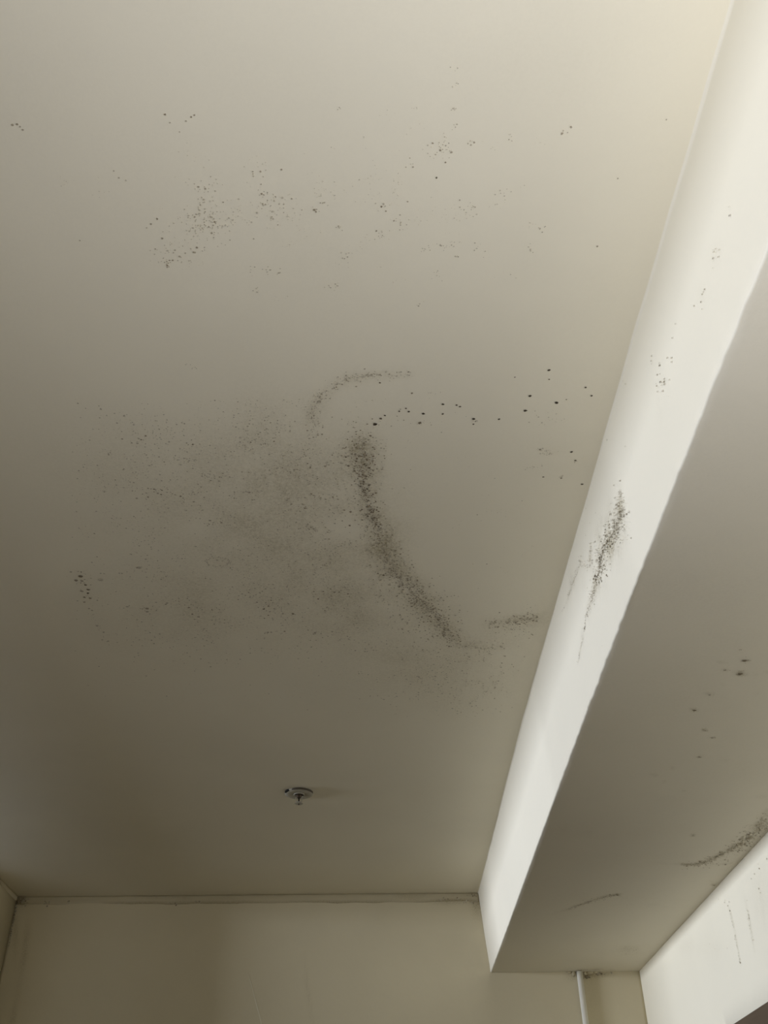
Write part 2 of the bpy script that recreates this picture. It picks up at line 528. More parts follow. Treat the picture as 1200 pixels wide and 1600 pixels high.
SSo.blob(985, 1484, 18, 8, .08).blob(1060, 1250, 50, 6, .02).blob(905, 1300, 60, 8, .02).blob(1020, 1415, 40, 4, .03)
SSo.blob(900, 1516, 20, 3, .14).blob(935, 1516, 20, 3, .16)

def build_beam():
    """cross-section swept along y: cove at the ceiling, side, soft lower arris, soffit, into the right wall"""
    NF, NB, NC = 26, 62, 5
    rows, mold = [], []
    for y in ys:
        xt, xb_ = float(top_x(y)), float(bot_x(y))
        xt += 0.0012 * noise.noise(Vector((0, y * 9, 1)))
        rag = 0.0011 * noise.fractal(Vector((3, y * 22, 2)), .6, 2.1, 4) * (1.5 if y < 2.2 else .6)
        rc = 0.003 + 0.003 * max(0.0, min(1.0, (1.6 - y) / 1.0))      # wider, softer cove near the viewer
        row = []
        for k in range(NC + 1):                                       # cove
            a = (math.pi / 2) * k / NC
            row.append((xt - rc + rc * math.sin(a), H - rc + rc * math.cos(a) + (0.0009 if k == 0 else 0)))
        for k in range(1, NF):                                        # side
            t = k / NF
            z = (H - rc) + (ZB + 0.004 - (H - rc)) * t
            tt = (H - z) / DROP
            row.append((xt * (1 - tt) + xb_ * tt + rag * tt ** 8 - 0.0012 * noise.noise(Vector((y * 3, z * 9, 7))), z))
        r = 0.0035
        for k in range(4):                                            # lower arris
            a = (math.pi / 2) * k / 3
            row.append((xb_ + rag + r - r * math.cos(a), ZB + r - r * math.sin(a)))
        for k in range(1, NB + 1):                                    # soffit
            t = k / NB
            row.append((xb_ + rag + r + (XR + 0.03 - xb_ - rag - r) * t, ZB + 0.0012 * noise.noise(Vector((y * 4, t * 3, 11)))))
        row.append((XR + 0.03, H + 0.03))
        row.append((xt - rc, H + 0.03))
        rows.append(row)
    n = len(rows[0])
    vs = [(x, y, z) for y, row in zip(ys, rows) for x, z in row]
    A = np.array([v[1] for v in vs]); Z = np.array([v[2] for v in vs]); X = np.array([v[0] for v in vs])
    fv = .75 * SFc.value(A, Z) * rough(A, Z, 22, 3.0) + .006 * mottle(A, Z, 5, 13.0)
    bv = .9 * SSo.value(X, A) * rough(X, A, 20, 3.0) + .025 * mottle(X, A, 4, 23.0)
    j = np.arange(len(vs)) % n
    val = np.where(j <= NC + NF + 1, fv, bv)
    fs = []
    for i in range(len(rows) - 1):
        for k in range(n):
            k2 = (k + 1) % n
            fs.append((i * n + k, i * n + k2, (i + 1) * n + k2, (i + 1) * n + k))
    fs.append(tuple(range(n))[::-1]); fs.append(tuple((len(rows) - 1) * n + k for k in range(n)))
    bm = bmesh.new()
    me = mesh('ceiling_beam', vs, fs)
    set_attr(me, 'mold', val)
    bm.from_mesh(me); bmesh.ops.recalc_face_normals(bm, faces=bm.faces); bm.to_mesh(me); bm.free()
    o = link('ceiling_beam', me, M_BEAM, smooth=True)
    es = o.modifiers.new('split', 'EDGE_SPLIT'); es.split_angle = math.radians(45)
    prop(o, 'white plastered beam running along the ceiling with bright side and grey underside', None, 'structure')
    return o
beam = build_beam()

# ------------------------------------------------------------------ plaster joints (trim)
def joint(name, p0, p1, out, down, depth, height, seed, label):
    """lumpy strip of filler along a ceiling joint from p0 to p1"""
    p0, p1, out = Vector(p0), Vector(p1), Vector(out)
    L = (p1 - p0).length
    n = int(L / 0.008)
    vs, fs, mo = [], [], []
    for i in range(n + 1):
        q = p0.lerp(p1, i / n)
        s = i * 0.008
        h = height * (1 + .22 * noise.fractal(Vector((s * 5, seed, 0)), .8, 2, 3))
        d = depth * (1 + .35 * noise.fractal(Vector((s * 9, seed, 4)), .8, 2, 3))
        prof = [(-.004, .004), (d * .8, .004), (d, -h * .25), (d * .95, -h * .6), (d * .6, -h * .93), (0.0, -h), (-.004, -h)]
        for a, b in prof:
            v = q + out * a + Vector((0, 0, b))
            vs.append(v[:])
            k = .10 * max(0, noise.fractal(Vector((s * 6, b * 40, seed + 7)), .8, 2, 3)) + (.22 * max(0, .5 + noise.noise(Vector((s * 4, seed, 2)))) if b < -h * .9 else 0)
            mo.append(max(0, k) + .38 * math.exp(-(s / .035) ** 2))
    m_ = 7
    for i in range(n):
        for k in range(m_):
            k2 = (k + 1) % m_
            fs.append((i * m_ + k, i * m_ + k2, (i + 1) * m_ + k2, (i + 1) * m_ + k))
    fs.append(tuple(range(m_))); fs.append(tuple(n * m_ + k for k in range(m_)))
    me = mesh(name, vs, fs)
    set_attr(me, 'mold', mo)
    bm = bmesh.new(); bm.from_mesh(me); bmesh.ops.recalc_face_normals(bm, faces=bm.faces); bm.to_mesh(me); bm.free()
    o = link(name, me, M_TRIM, smooth=True)
    prop(o, label, None, 'structure')
    return o
joint('trim_1', (XL, BACK, H), (float(top_x(BACK)), BACK, H), (0, -1, 0), 0, 0.0035, 0.032, 3.3, 'lumpy strip of filler along the top of the end wall')
joint('trim_2', (XL, 3.87, H), (XL, BACK, H), (1, 0, 0), 0, 0.003, 0.018, 8.1, 'narrow filler joint where the left wall meets the ceiling')

# ------------------------------------------------------------------ mold growth: small raised spots
def spot_mesh(name, items):
    """items: (centre 3-D, axis a, axis b, normal, ra, rb, darkness)"""
    vs, fs, mo = [], [], []
    for c, ea, eb, n, ra, rb, dk in items:
        k0 = len(vs)
        seg = 7
        ph = random.uniform(0, 6.28)
        for k in range(seg):
            a = ph + 2 * math.pi * k / seg
            s = random.uniform(.72, 1.2)
            vs.append(c + ea * (ra * s * math.cos(a)) + eb * (rb * s * math.sin(a)) + n * 0.0002)
            mo.append(dk * .8)
        vs.append(c + n * (0.0004 + 0.08 * min(ra, rb)))
        mo.append(dk)
        for k in range(seg):
            fs.append((k0 + k, k0 + (k + 1) % seg, k0 + seg))
    me = mesh(name, vs, fs)
    set_attr(me, 'mold', mo)
    return me

def place(plane, px, py, rpx, dk, stretch=1.0, off=0.0012):
    if plane is FACE:
        c = face_pt(px, py, off)
        ea, eb = np.array([0, 1.0, 0]), np.array([0, 0, 1.0])
        r = rpx * float((c - EYE) @ FW) / F_PX
        return (c, ea, eb, FACE.n, r * 1.25, r * 1.0 * stretch, dk)
    c = hit(px, py, plane.axis, plane.value) + plane.n * off
    ea = np.zeros(3); ea[plane.ia] = 1
    eb = np.zeros(3); eb[plane.ib] = 1
    r = rpx * float((c - EYE) @ FW) / F_PX
    return (c, ea, eb, plane.n, r * stretch, r, dk)

def rnd_size(lo, hi, p=2.5):
    return lo + (hi - lo) * random.random() ** p

def along(plane, pts, n, lo, hi, dlo, dhi, spread=0.8, p=2.5):
    """spots scattered about a stroke (px, py, half width px, weight)"""
    segs = []
    for a, b in zip(pts[:-1], pts[1:]):
        l = math.hypot(b[0] - a[0], b[1] - a[1]) * (a[3] + b[3]) / 2 * max(4, (a[2] + b[2]) / 2)
        segs.append((l, a, b))
    tot = sum(s[0] for s in segs)
    out = []
    for l, a, b in segs:
        for _ in range(int(round(n * l / tot))):
            t = random.random()
            x, y, wd = [a[k] + (b[k] - a[k]) * t for k in range(3)]
            r = random.gauss(0, spread) * wd
            ang = random.uniform(0, 6.28)
            x += r * math.cos(ang); y += r * math.sin(ang)
            out.append(place(plane, x, y, rnd_size(lo, hi, p), random.uniform(dlo, dhi)))
    return out

def cloud(plane, x, y, rx, ry, n, lo, hi, dlo, dhi, p=2.5):
    out = []
    for _ in range(n):
        a = random.gauss(0, .6) * rx; b = random.gauss(0, .6) * ry
        out.append(place(plane, x + a, y + b, rnd_size(lo, hi, p), random.uniform(dlo, dhi)))
    return out

def clusters(plane, x, y, rx, ry, nc, per, cr, lo, hi, dlo, dhi):
    out = []
    for _ in range(nc):
        cx_, cy_ = x + random.gauss(0, .55) * rx, y + random.gauss(0, .55) * ry
        s = random.uniform(.5, 1.3)
        out += cloud(plane, cx_, cy_, cr * s, cr * s * .55, max(2, int(per * s * random.uniform(.5, 1.4))), lo, hi, dlo, dhi)
    return out

def growth(name, items, parent, label):
    # keep only what lies on the visible, free part of its surface
    o = link(name, spot_mesh(name, items), M_MOLD, parent)
    o['kind'] = 'stuff'
    o['label'] = label
    return o

def on_ceiling(items):
    return [i for i in items if XL + .01 < i[0][0] < float(top_x(i[0][1])) - .035 and i[0][1] < BACK - .02]
def on_soffit(items):
    return [i for i in items if float(bot_x(i[0][1])) + .01 < i[0][0] < XR - .006 and i[0][1] < BACK - .02]

COL = [(560, 680, 32, .5), (567, 702, 34, 1.0), (570, 732, 30, 1.0), (567, 760, 11, .8), (577, 790, 22, 1.0), (588, 820, 19, .9), (598, 855, 27, 1.0),
       (612, 888, 24, .8), (645, 925, 26, .8), (682, 960, 26, .9), (698, 990, 20, .7)]
it = along(CEIL, COL, 2000, .5, 1.9, .25, .60, .72, 2.6)
it += along(CEIL, COL[1:6], 210, .9, 2.1, .55, .85, .55, 1.8)
it += along(CEIL, COL[7:], 240, .8, 1.8, .4, .68, .8, 1.8)
it += along(CEIL, [(698, 990, 14, .8), (722, 1008, 10, 1), (755, 1014, 6, .6), (785, 1010, 5, .8)], 110, .5, 1.6, .25, .55, .7)
growth('mold_growth', on_ceiling(it), ceiling, 'dark winding streak of mold down the middle of the ceiling')

ARC = [(486, 660, 14, .6), (492, 635, 16, 1.0), (502, 615, 13, .9), (525, 600, 10, .3), (540, 592, 9, .9), (560, 589, 10, 1), (585, 585, 8, .7), (620, 585, 10, .4), (640, 585, 8, .4)]
it = along(CEIL, ARC, 330, .5, 1.8, .2, .5, .6)
it += cloud(CEIL, 497, 668, 10, 6, 14, .7, 1.6, .25, .5)
growth('mold_growth', on_ceiling(it), ceiling, 'curved fleck band of mold above the winding streak')

it = along(CEIL, [(765, 975, 8, .5), (790, 972, 9, 1), (815, 970, 12, 1), (845, 962, 16, .5)], 220, .5, 1.8, .25, .55, .8)
it += cloud(CEIL, 815, 985, 35, 12, 40, .5, 1.3, .2, .4)
growth('mold_growth', on_ceiling(it), ceiling, 'short mold smudge on the ceiling close to the beam')

# the wide speckled field: spots thrown over the field's own density, gathered in clumps
it = []
tries = 0
while len(it) < 6600 and tries < 90000:
    tries += 1
    x, y = random.uniform(110, 820), random.uniform(620, 1130)
    a, b = CEIL.uv(x, y)
    A, B = np.array([a]), np.array([b])
    d = float(min(1.0, FIELD.value(A, B)[0])) * max(0, 1 - float(HOLE.value(A, B)[0]))
    cl = noise.fractal(Vector((a * 16, b * 16, 3.0)), .7, 2.2, 4)
    cl2 = noise.fractal(Vector((a * 3.5, b * 3.5, 8.0)), .8, 2.2, 2)
    d *= max(0.03, .30 + .75 * cl + .45 * cl2)
    if random.random() < d:
        it.append(place(CEIL, x, y, rnd_size(.45, 1.6, 3.0), random.uniform(.18, .46)))
for x, y, nn in [(500, 725, 26), (480, 745, 26), (510, 775, 22), (530, 800, 18), (440, 735, 10), (350, 740, 14), (470, 790, 20), (395, 690, 20), (380, 770, 16),
                 (230, 765, 10), (280, 690, 12), (330, 745, 8), (345, 815, 16), (290, 715, 8), (215, 690, 8), (245, 775, 12), (510, 830, 20), (520, 920, 12), (525, 930, 8),
                 (420, 950, 20), (445, 960, 20), (430, 985, 14), (400, 930, 14), (285, 940, 16), (310, 955, 12), (345, 970, 10), (350, 1035, 8), (500, 990, 14), (230, 950, 10), (210, 890, 10)]:
    it += cloud(CEIL, x, y, 26, 9, nn, .7, 2.1, .28, .62, 2.2)
for k in range(46):                            # the small ring
    a = 2 * math.pi * k / 46
    it.append(place(CEIL, 340 + 18 * math.cos(a) + random.gauss(0, 1), 877 + 7 * math.sin(a) + random.gauss(0, .6), random.uniform(.7, 1.4), random.uniform(.22, .42)))
it += along(CEIL, [(500, 838, 8, .6), (530, 852, 7, 1), (560, 845, 7, .8), (575, 825, 6, .5)], 60, .6, 1.6, .25, .5, .8)
it += along(CEIL, [(470, 815, 8, .6), (500, 832, 8, 1)], 40, .6, 1.6, .25, .5, .8)
it += along(CEIL, [(735, 1098, 6, .6), (760, 1080, 6, 1), (778, 1060, 5, .6)], 40, .6, 1.5, .2, .45, .8)
it += clusters(CEIL, 690, 1050, 90, 40, 30, 8, 14, .6, 1.6, .2, .42)
growth('mold_growth', on_ceiling(it), ceiling, 'wide field of faint mold speckles left of the winding streak')

# upper, faint freckles
it = clusters(CEIL, 520, 330, 330, 110, 95, 6, 14, .5, 1.3, .08, .26)
it += cloud(CEIL, 330, 345, 45, 30, 110, .7, 1.8, .14, .36)
it += cloud(CEIL, 316, 350, 30, 16, 46, .8, 1.9, .2, .42)
it += cloud(CEIL, 318, 300, 20, 20, 16, .8, 1.8, .25, .45)
it += cloud(CEIL, 428, 328, 30, 22, 45, .7, 1.9, .2, .45)
it += cloud(CEIL, 275, 390, 40, 16, 34, .7, 2.0, .2, .48)
it += cloud(CEIL, 265, 410, 12, 6, 10, .9, 1.9, .3, .5)
for x, y, nn, r in [(492, 327, 8, 6), (507, 316, 7, 6), (405, 265, 8, 16), (410, 300, 6, 10), (532, 356, 7, 5), (600, 320, 8, 9), (625, 345, 12, 12), (598, 365, 12, 12), (690, 222, 16, 16), (690, 240, 12, 20),
                    (737, 222, 7, 7), (705, 236, 4, 4), (710, 168, 7, 6), (711, 132, 4, 5), (711, 108, 3, 5), (712, 198, 5, 6), (735, 326, 16, 14), (648, 168, 4, 4), (530, 170, 3, 5),
                    (640, 255, 5, 8), (520, 447, 10, 9), (400, 455, 6, 7), (395, 420, 5, 10), (418, 422, 8, 8), (435, 425, 5, 5), (665, 388, 8, 8), (695, 385, 10, 8), (715, 400, 4, 5),
                    (750, 390, 8, 12), (850, 355, 6, 8), (830, 390, 5, 6), (800, 215, 5, 9), (880, 205, 4, 6), (895, 197, 3, 4), (785, 298, 8, 12), (545, 400, 8, 14), (680, 430, 7, 9), (300, 572, 7, 8), (655, 475, 4, 8)]:
    it += cloud(CEIL, x, y, r, r * .75, nn, .7, 1.7, .16, .42, 2.0)
for x, y, r, dk in [(682, 277, 1.8, .75), (491, 327, 2.0, .55), (494, 330, 1.6, .5), (246, 341, 2.0, .5), (236, 349, 1.8, .45), (308, 386, 2.0, .5), (336, 346, 2.0, .5), (262, 414, 1.9, .5), (440, 264, 1.6, .5),
                    (409, 302, 1.8, .5), (258, 178, 1.9, .6), (266, 191, 1.3, .35), (299, 182, 1.7, .5), (304, 179, 1.5, .5), (291, 188, 1.5, .35), (281, 205, 1.2, .3), (20, 194, 2.2, .42), (27, 193, 2.0, .5), (32, 197, 1.7, .35), (36, 202, 1.9, .45),
                    (178, 266, 1.4, .35), (186, 277, 1.5, .35), (197, 281, 1.7, .25), (933, 384, 1.8, .5), (965, 278, 1.3, .4), (878, 208, 2.2, .45), (892, 197, 1.8, .45), (125, 375, 1.4, .4), (310, 291, 1.9, .45), (321, 294, 1.9, .45),
                    (349, 315, 1.5, .4), (596, 322, 1.8, .6), (603, 329, 1.5, .45), (588, 360, 1.6, .5), (637, 314, 1.6, .4), (688, 234, 2.1, .5), (705, 237, 2.2, .42), (676, 223, 1.7, .5), (696, 253, 1.7, .5), (741, 222, 1.8, .42), (1041, 186, 1.5, .35)]:
    it.append(place(CEIL, x, y, r, dk))
growth('mold_growth', on_ceiling(it), ceiling, 'faint scattered mold freckles on the upper ceiling')

# small dark group at the far left
it = []
for x, y, r, dk in [(127, 893, 1.5, .6), (126, 900, 4.0, .6), (119, 906, 3.4, .5), (111, 893, 2.2, .35), (128, 907, 2.5, .4), (134, 913, 2.6, .62), (137.5, 920.5, 2.6, .7), (137.5, 926, 2.2, .9), (128, 923, 3.0, .4),
                    (132, 932.5, 2.4, .6), (141, 934, 2.2, .55), (132, 940, 2.2, .4), (139.5, 950, 1.8, .4), (144, 953, 1.8, .35), (162, 987, 2.0, .42), (152, 977, 2.4, .3), (160, 999, 1.8, .3), (169, 1001, 1.7, .35),
                    (157, 905, 5.0, .22), (230, 950, 2.8, .45), (230, 955, 2.4, .4), (199, 947, 2.2, .3), (218, 886, 3.5, .3), (228, 873, 2, .3)]:
    it.append(place(CEIL, x, y, r, dk, 1.1))
it += cloud(CEIL, 128, 905, 14, 12, 30, .6, 1.6, .2, .45)
it += along(CEIL, [(136, 930, 6, 1), (150, 970, 8, .6), (168, 1003, 6, .7)], 30, .6, 1.5, .18, .36)
growth('mold_growth', on_ceiling(it), ceiling, 'small dark cluster of mold at the far left')

# the loose black spots, each on its own
Z5 = [(775, 78, 3.4, .8), (921, 48, 6, .95), (921, 87, 4, .75), (1077, 122, 5, .92), (1102, 157, 4.6, .95), (995, 173, 3.4, .8), (952, 187, 8, .98), (840, 157, 7, .92), (820, 220, 7.6, .98), (708, 257, 5.2, .95),
      (600, 256, 7.6, .98), (608, 266, 3.4, .7), (599, 278, 4, .9), (542, 203, 5.2, .9), (527, 197, 4.8, .88), (469, 193, 5.6, .95), (468, 234, 5, .85), (386, 233, 6.2, .98), (324, 225, 5.2, .95), (311, 211, 4.2, .88),
      (283, 223, 4.4, .88), (222, 241, 4.4, .95), (204, 254, 6.4, .8), (181, 278, 9, .98), (371, 272, 8, .72), (201, 101, 4.4, .75), (337, 146, 5, .6), (1017, 396, 5.8, .95), (1034, 433, 5, .78), (1062, 534, 5.4, .9),
      (897, 503, 4.2, .8), (973, 508, 5, .6), (883, 387, 6, .5), (303, 261, 3.2, .5), (836, 270, 3.4, .35)]
for x, y, r, dk in Z5:
    c = place(CEIL, 520 + x / 2.727, 560 + y / 2.727, r / 2.727, dk, 1.12)
    link('mold_spot', spot_mesh('mold_spot', [c]), M_MOLD, ceiling)
it = []
for x, y, rx, nn in [(371, 275, 18, 16), (883, 388, 22, 16), (910, 398, 30, 18), (600, 262, 14, 8), (975, 500, 10, 7), (930, 252, 60, 18), (160, 175, 30, 8), (430, 150, 30, 6), (850, 465, 40, 10), (1040, 436, 10, 4), (1090, 505, 10, 5), (1150, 170, 20, 6)]:
    it += cloud(CEIL, 520 + x / 2.727, 560 + y / 2.727, rx / 2.727, rx / 2.727 * .4, nn, .6, 1.5, .14, .38)
it += clusters(CEIL, 780, 800, 110, 90, 16, 5, 12, .5, 1.2, .06, .18)
growth('mold_growth', on_ceiling(it), ceiling, 'grey flecks around the loose black mold spots')

# on the side of the beam
pts = [(*Z1(a, b), c / 4.706, d) for a, b, c, d in [(608, 220, 8, 1), (615, 300, 22, 1), (618, 360, 34, 1.1), (600, 440, 42, 1.0), (560, 525, 46, 1.1), (500, 620, 46, 1.0), (470, 700, 44, 1.0),
       (460, 780, 36, 1.0), (440, 880, 24, 1.2), (415, 960, 18, 1.2), (385, 1060, 13, 1.1)]]
it = along(FACE, pts, 1300, .35, 1.25, .25, .65, 1.05, 2.4)
it += along(FACE, pts[2:9], 230, .8, 2.1, .65, 1.0, 1.0, 1.9)
it += along(FACE, [(*Z1(a, b), c / 4.706, 1) for a, b, c in [(385, 1060, 10), (355, 1160, 10), (350, 1220, 10), (350, 1260, 10)]], 46, .5, 1.3, .4, .8, .7)
it += along(FACE, [(*Z1(a, b), c / 4.706, 1) for a, b, c in [(335, 1290, 8), (325, 1340, 9), (310, 1420, 7), (295, 1500, 4)]], 50, .4, 1.0, .2, .5, .7)
it += along(FACE, [(*Z1(a, b), c / 4.706, d) for a, b, c, d in [(315, 700, 8, .5), (315, 745, 10, 1), (290, 830, 12, .5), (248, 930, 15, 1.4), (222, 1020, 9, .4), (185, 1100, 6, .1)]], 120, .35, 1.1, .18, .5, .7)
it += along(FACE, [(*Z1(a, b), c / 4.706, d) for a, b, c, d in [(393, 600, 8, .5), (390, 690, 10, 1), (380, 745, 10, 1)]], 60, .35, 1.1, .2, .45, .7)
it += cloud(FACE, *Z1(345, 775), 8, 6, 40, .35, 1.1, .18, .42)
for x, y, r, dk in [(608, 147, 6, .72), (562, 183, 4, .5), (637, 408, 7, .95), (500, 507, 7, .9), (561, 495, 6, 1), (580, 350, 6, .8), (625, 355, 6, .8), (404, 733, 6, .95), (455, 893, 8, .85), (516, 848, 6, .6), (690, 568, 6, .6), (598, 634, 5, .5),
                    (307, 1433, 5, .75), (350, 1222, 6, .9), (480, 1360, 3, .4), (183, 1105, 4, .4), (388, 457, 4, .4), (358, 548, 4, .4), (431, 382, 4, .35), (360, 350, 5, .2)]:
    it.append(place(FACE, *Z1(x, y), r / 4.706, dk))
growth('mold_growth', it, beam, 'dense dark mold streak on the bright side of the beam')

def Z7(x, y): return 840 + x / 3.2, 300 + y / 3.2
it = []
for x, y, r, dk in [(963, 118, 5, .95), (960, 75, 3, .3), (880, 333, 5, .7), (907, 325, 4.6, .7), (893, 285, 4, .4), (910, 290, 4, .35), (882, 300, 4, .3), (880, 380, 3, .3), (820, 550, 4, .85), (838, 487, 4.5, .6), (826, 512, 4, .5),
                    (832, 500, 3.5, .4), (785, 570, 5, .25), (826, 585, 3, .4), (692, 660, 3.5, .5), (676, 730, 4, .5), (572, 820, 4, .5), (570, 845, 4, .4), (573, 860, 3, .4), (612, 868, 6, .85), (611, 856, 3, .6), (615, 950, 4.6, 1), (635, 935, 4, .7),
                    (634, 950, 6, .55), (636, 962, 6, .5), (600, 915, 5, .55), (613, 910, 3, .6), (650, 830, 5, .4), (672, 830, 5, .5), (672, 850, 4, .45), (598, 970, 4, .6), (602, 998, 4, .4), (628, 995, 5, .45), (660, 940, 4, .3),
                    (440, 1272, 4, .4), (350, 1240, 4, .3), (440, 960, 5, .15), (430, 945, 4, .15), (414, 1444, 5, .6), (383, 1466, 4, .4)]:
    it.append(place(FACE, *Z7(x, y), r / 3.2, dk))
it += cloud(FACE, *Z7(620, 960), 10, 14, 26, .4, 1.1, .2, .5)
it += cloud(FACE, *Z7(895, 305), 7, 12, 12, .4, 1.0, .2, .4)
growth('mold_growth', it, beam, 'loose mold specks high on the side of the beam')

# underside of the beam
it = along(SOFF, [(*Z8(a, b), c / 3.6375, d) for a, b, c, d in [(380, 1345, 14, .5), (450, 1350, 16, 1.2), (540, 1328, 20, 1), (620, 1285, 24, .7), (705, 1240, 34, 1.1), (790, 1180, 38, 1.0), (860, 1090, 40, .6)]], 800, .5, 1.6, .22, .58, .8)
for x, y, r, dk in [(740, 187, 18, .62), (760, 186, 10, .4), (715, 262, 18, .62), (708, 268, 12, .6), (628, 240, 12, .45), (540, 382, 10, .45), (455, 470, 16, .6), (515, 585, 8, .5), (555, 627, 9, .4), (485, 737, 12, .35), (20, 1522, 9, .6), (565, 1465, 8, .5), (448, 1183, 8, .4), (720, 124, 7, .3)]:
    it.append(place(SOFF, *Z8(x, y), r / 3.6375 * .55, dk, 1.5))
    it += cloud(SOFF, *Z8(x, y), r / 3.6375 * 1.5, r / 3.6375 * .6, 8, .5, 1.3, .15, .4)
it += along(SOFF, [(884, 1422, 3, .6), (914, 1411, 3, 1), (940, 1403, 3.5, 1), (965, 1397, 4, 1.2)], 130, .5, 1.3, .25, .6, .7)
it.append(place(SOFF, 964, 1398, 1.6, .8)); it.append(place(SOFF, 953, 1397, 1.4, .6))
it += cloud(SOFF, 985, 1484, 14, 6, 30, .5, 1.2, .15, .35)
growth('mold_growth', on_soffit(it), beam, 'dark mold smear and spots on the grey underside of the beam')

# on the right wall and the end wall
def ZR(x, y): return 1000 + x / 6.0, 1280 + y / 6.0
it = []
for x, y, r, dk in [(795, 780, 6, .3), (825, 812, 7, .4), (838, 775, 6, .3), (845, 858, 8, .6), (800, 760, 5, .2), (1120, 462, 8, .35), (1075, 512, 7, .3), (1045, 558, 6, .25), (1110, 420, 5, .25), (1115, 650, 9, .22), (1130, 690, 6, .2), (740, 750, 6, .15),
                    (1026, 930, 7, .5), (1030, 1000, 5, .4), (942, 1345, 8, .6), (1005, 760, 5, .2), (1190, 370, 8, .25), (820, 1210, 5, .18), (705, 1215, 5, .18), (655, 1170, 5, .18)]:
    it.append(place(RWAL, *ZR(x, y), r / 6.0, dk))
it += along(RWAL, [(1141, 1424, 1.2, 1), (1147, 1452, 1.4, .6), (1152, 1478, 1.4, .6), (1157, 1505, 1.2, 1)], 60, .4, .9, .2, .45, .7)
it += along(RWAL, [(1168, 1420, 2, .6), (1172, 1445, 2.2, 1), (1177, 1470, 2, .6)], 40, .4, .9, .15, .35, .7)
growth('mold_growth', it, wall_right, 'thin dark drip marks on the bright wall below the beam')

it = cloud(BWAL, 32, 1406, 10, 6, 90, .5, 1.5, .35, .65)
it += along(BWAL, [(26, 1412, 2, 1), (23, 1430, 2, 1), (18, 1455, 2, .7), (14, 1480, 2, .5)], 60, .5, 1.6, .2, .5, .6)
for x, y, nn in [(75, 1412, 10), (108, 1410, 5), (308, 1409, 6), (270, 1411, 8), (705, 1406, 6), (717, 1405, 8), (728, 1408, 10), (740, 1400, 10), (742, 1410, 8), (690, 1406, 5)]:
    it += cloud(BWAL, x, y + 1, 6, 2.5, nn, .6, 1.6, .25, .6)
it += cloud(BWAL, 917, 1526, 4, 3, 14, .8, 2.0, .4, .75)
it += cloud(BWAL, 935, 1522, 10, 2, 18, .8, 2.0, .35, .7)
it += cloud(BWAL, 896, 1522, 4, 4, 10, .8, 1.8, .3, .55)
it += cloud(BWAL, 955, 1520, 6, 2, 8, .8, 1.6, .3, .5)
it = [(c - np.array([0, .010, 0]) if c[2] > H - .036 and c[0] < top_x(BACK) else c - np.array([0, .002, 0]), *r_) for c, *r_ in it]
it = [i for i in it if i[0][2] < H - .004 and not (i[0][2] > ZB - .003 and i[0][0] > float(top_x(BACK)) - .008)]
growth('mold_growth', it, wall_back, 'dark grime along the top edge of the end wall')

# pale scratch on the end wall
def ribbon(name, plane, pts, off, mat, parent, moldv):
    vs, fs = [], []
    for x, y, wd in pts:
        a, b = plane.uv(x, y)
        h_ = wd * plane.scale(x, y)
        vs += [plane.world(a - h_, b, off * .2), plane.world(a, b, off), plane.world(a + h_, b, off * .2)]
    for i in range(len(pts) - 1):
        for k in range(2):
            fs.append((3 * i + k, 3 * i + k + 1, 3 * i + 4 + k, 3 * i + 3 + k))
    me = mesh(name, vs, fs)
    set_attr(me, 'mold', [moldv] * len(vs))
    return link(name, me, mat, parent, True)
M_SCR = simple('bare_plaster', (0.80, 0.74, 0.56), 0.8)
sc_ = ribbon('scratch', BWAL, [(388, 1522, .2), (391, 1532, .6), (396, 1550, .8), (401, 1570, .9), (406, 1588, 1.0), (410, 1606, 1.0)], .0012, M_SCR, wall_back, 0)
sc_['label'] = 'pale slanting scratch'

# ------------------------------------------------------------------ sprinkler
sp = hit(467.5, 1239, 2, H)
spr = bpy.data.objects.new('ceiling_sprinkler', None); C.objects.link(spr)
spr.location = (sp[0], sp[1], H)
prop(spr, 'small round white pendant sprinkler head on the ceiling near the end wall', 'sprinkler')
# loose cover plate: a shallow dish with a rolled rim
plate = lathe('cover_plate', [(0.017, -0.0045), (0.024, -0.0062), (0.034, -0.0066), (0.041, -0.0058), (0.0455, -0.0036), (0.0465, -0.0016), (0.0455, -0.0004), (0.0445, -0.0012),
                              (0.040, -0.0040), (0.030, -0.0050), (0.017, -0.0030), (0.017, -0.0045)], M_WHITE, spr, 48)
cup = lathe('cup', [(0.0175, -0.003), (0.0185, -0.0075), (0.0175, -0.0085), (0.0155, -0.0080), (0.0150, -0.006), (0.0150, -0.001), (0.0175, -0.003)], M_WHITE, spr, 32)
body = lathe('body', [(0.0, -0.001), (0.0098, -0.001), (0.0098, -0.012), (0.0070, -0.016), (0.0, -0.016)], M_BRASS, spr, 6, False)
for s in (-1, 1):                              # frame arms
    bm = bmesh.new()
    prof = [(0.0085, -0.013), (0.0105, -0.019), (0.0095, -0.026), (0.0045, -0.033)]
    ring = []
    for r_, z_ in prof:
        ring.append([bm.verts.new((s * (r_ + dx), dy, z_)) for dx, dy in ((-.0013, -.0016), (.0013, -.0016), (.0013, .0016), (-.0013, .0016))])
    for a, b in zip(ring[:-1], ring[1:]):
        for k in range(4):
            bm.faces.new((a[k], a[(k + 1) % 4], b[(k + 1) % 4], b[k]))
    bm.faces.new(ring[0][::-1]); bm.faces.new(ring[-1])
    bm_obj('frame_arm', bm, M_WHITE, spr)
bulb = lathe('glass_bulb', [(0.0, -0.015), (0.0020, -0.0155), (0.0026, -0.021), (0.0024, -0.026), (0.0016, -0.031), (0.0, -0.0315)], M_BULB, spr, 12)
bulb['label'] = 'dark glass bulb'
boss = lathe('boss', [(0.0, -0.030), (0.0052, -0.030), (0.0052, -0.035), (0.0, -0.035)], M_WHITE, spr, 16)
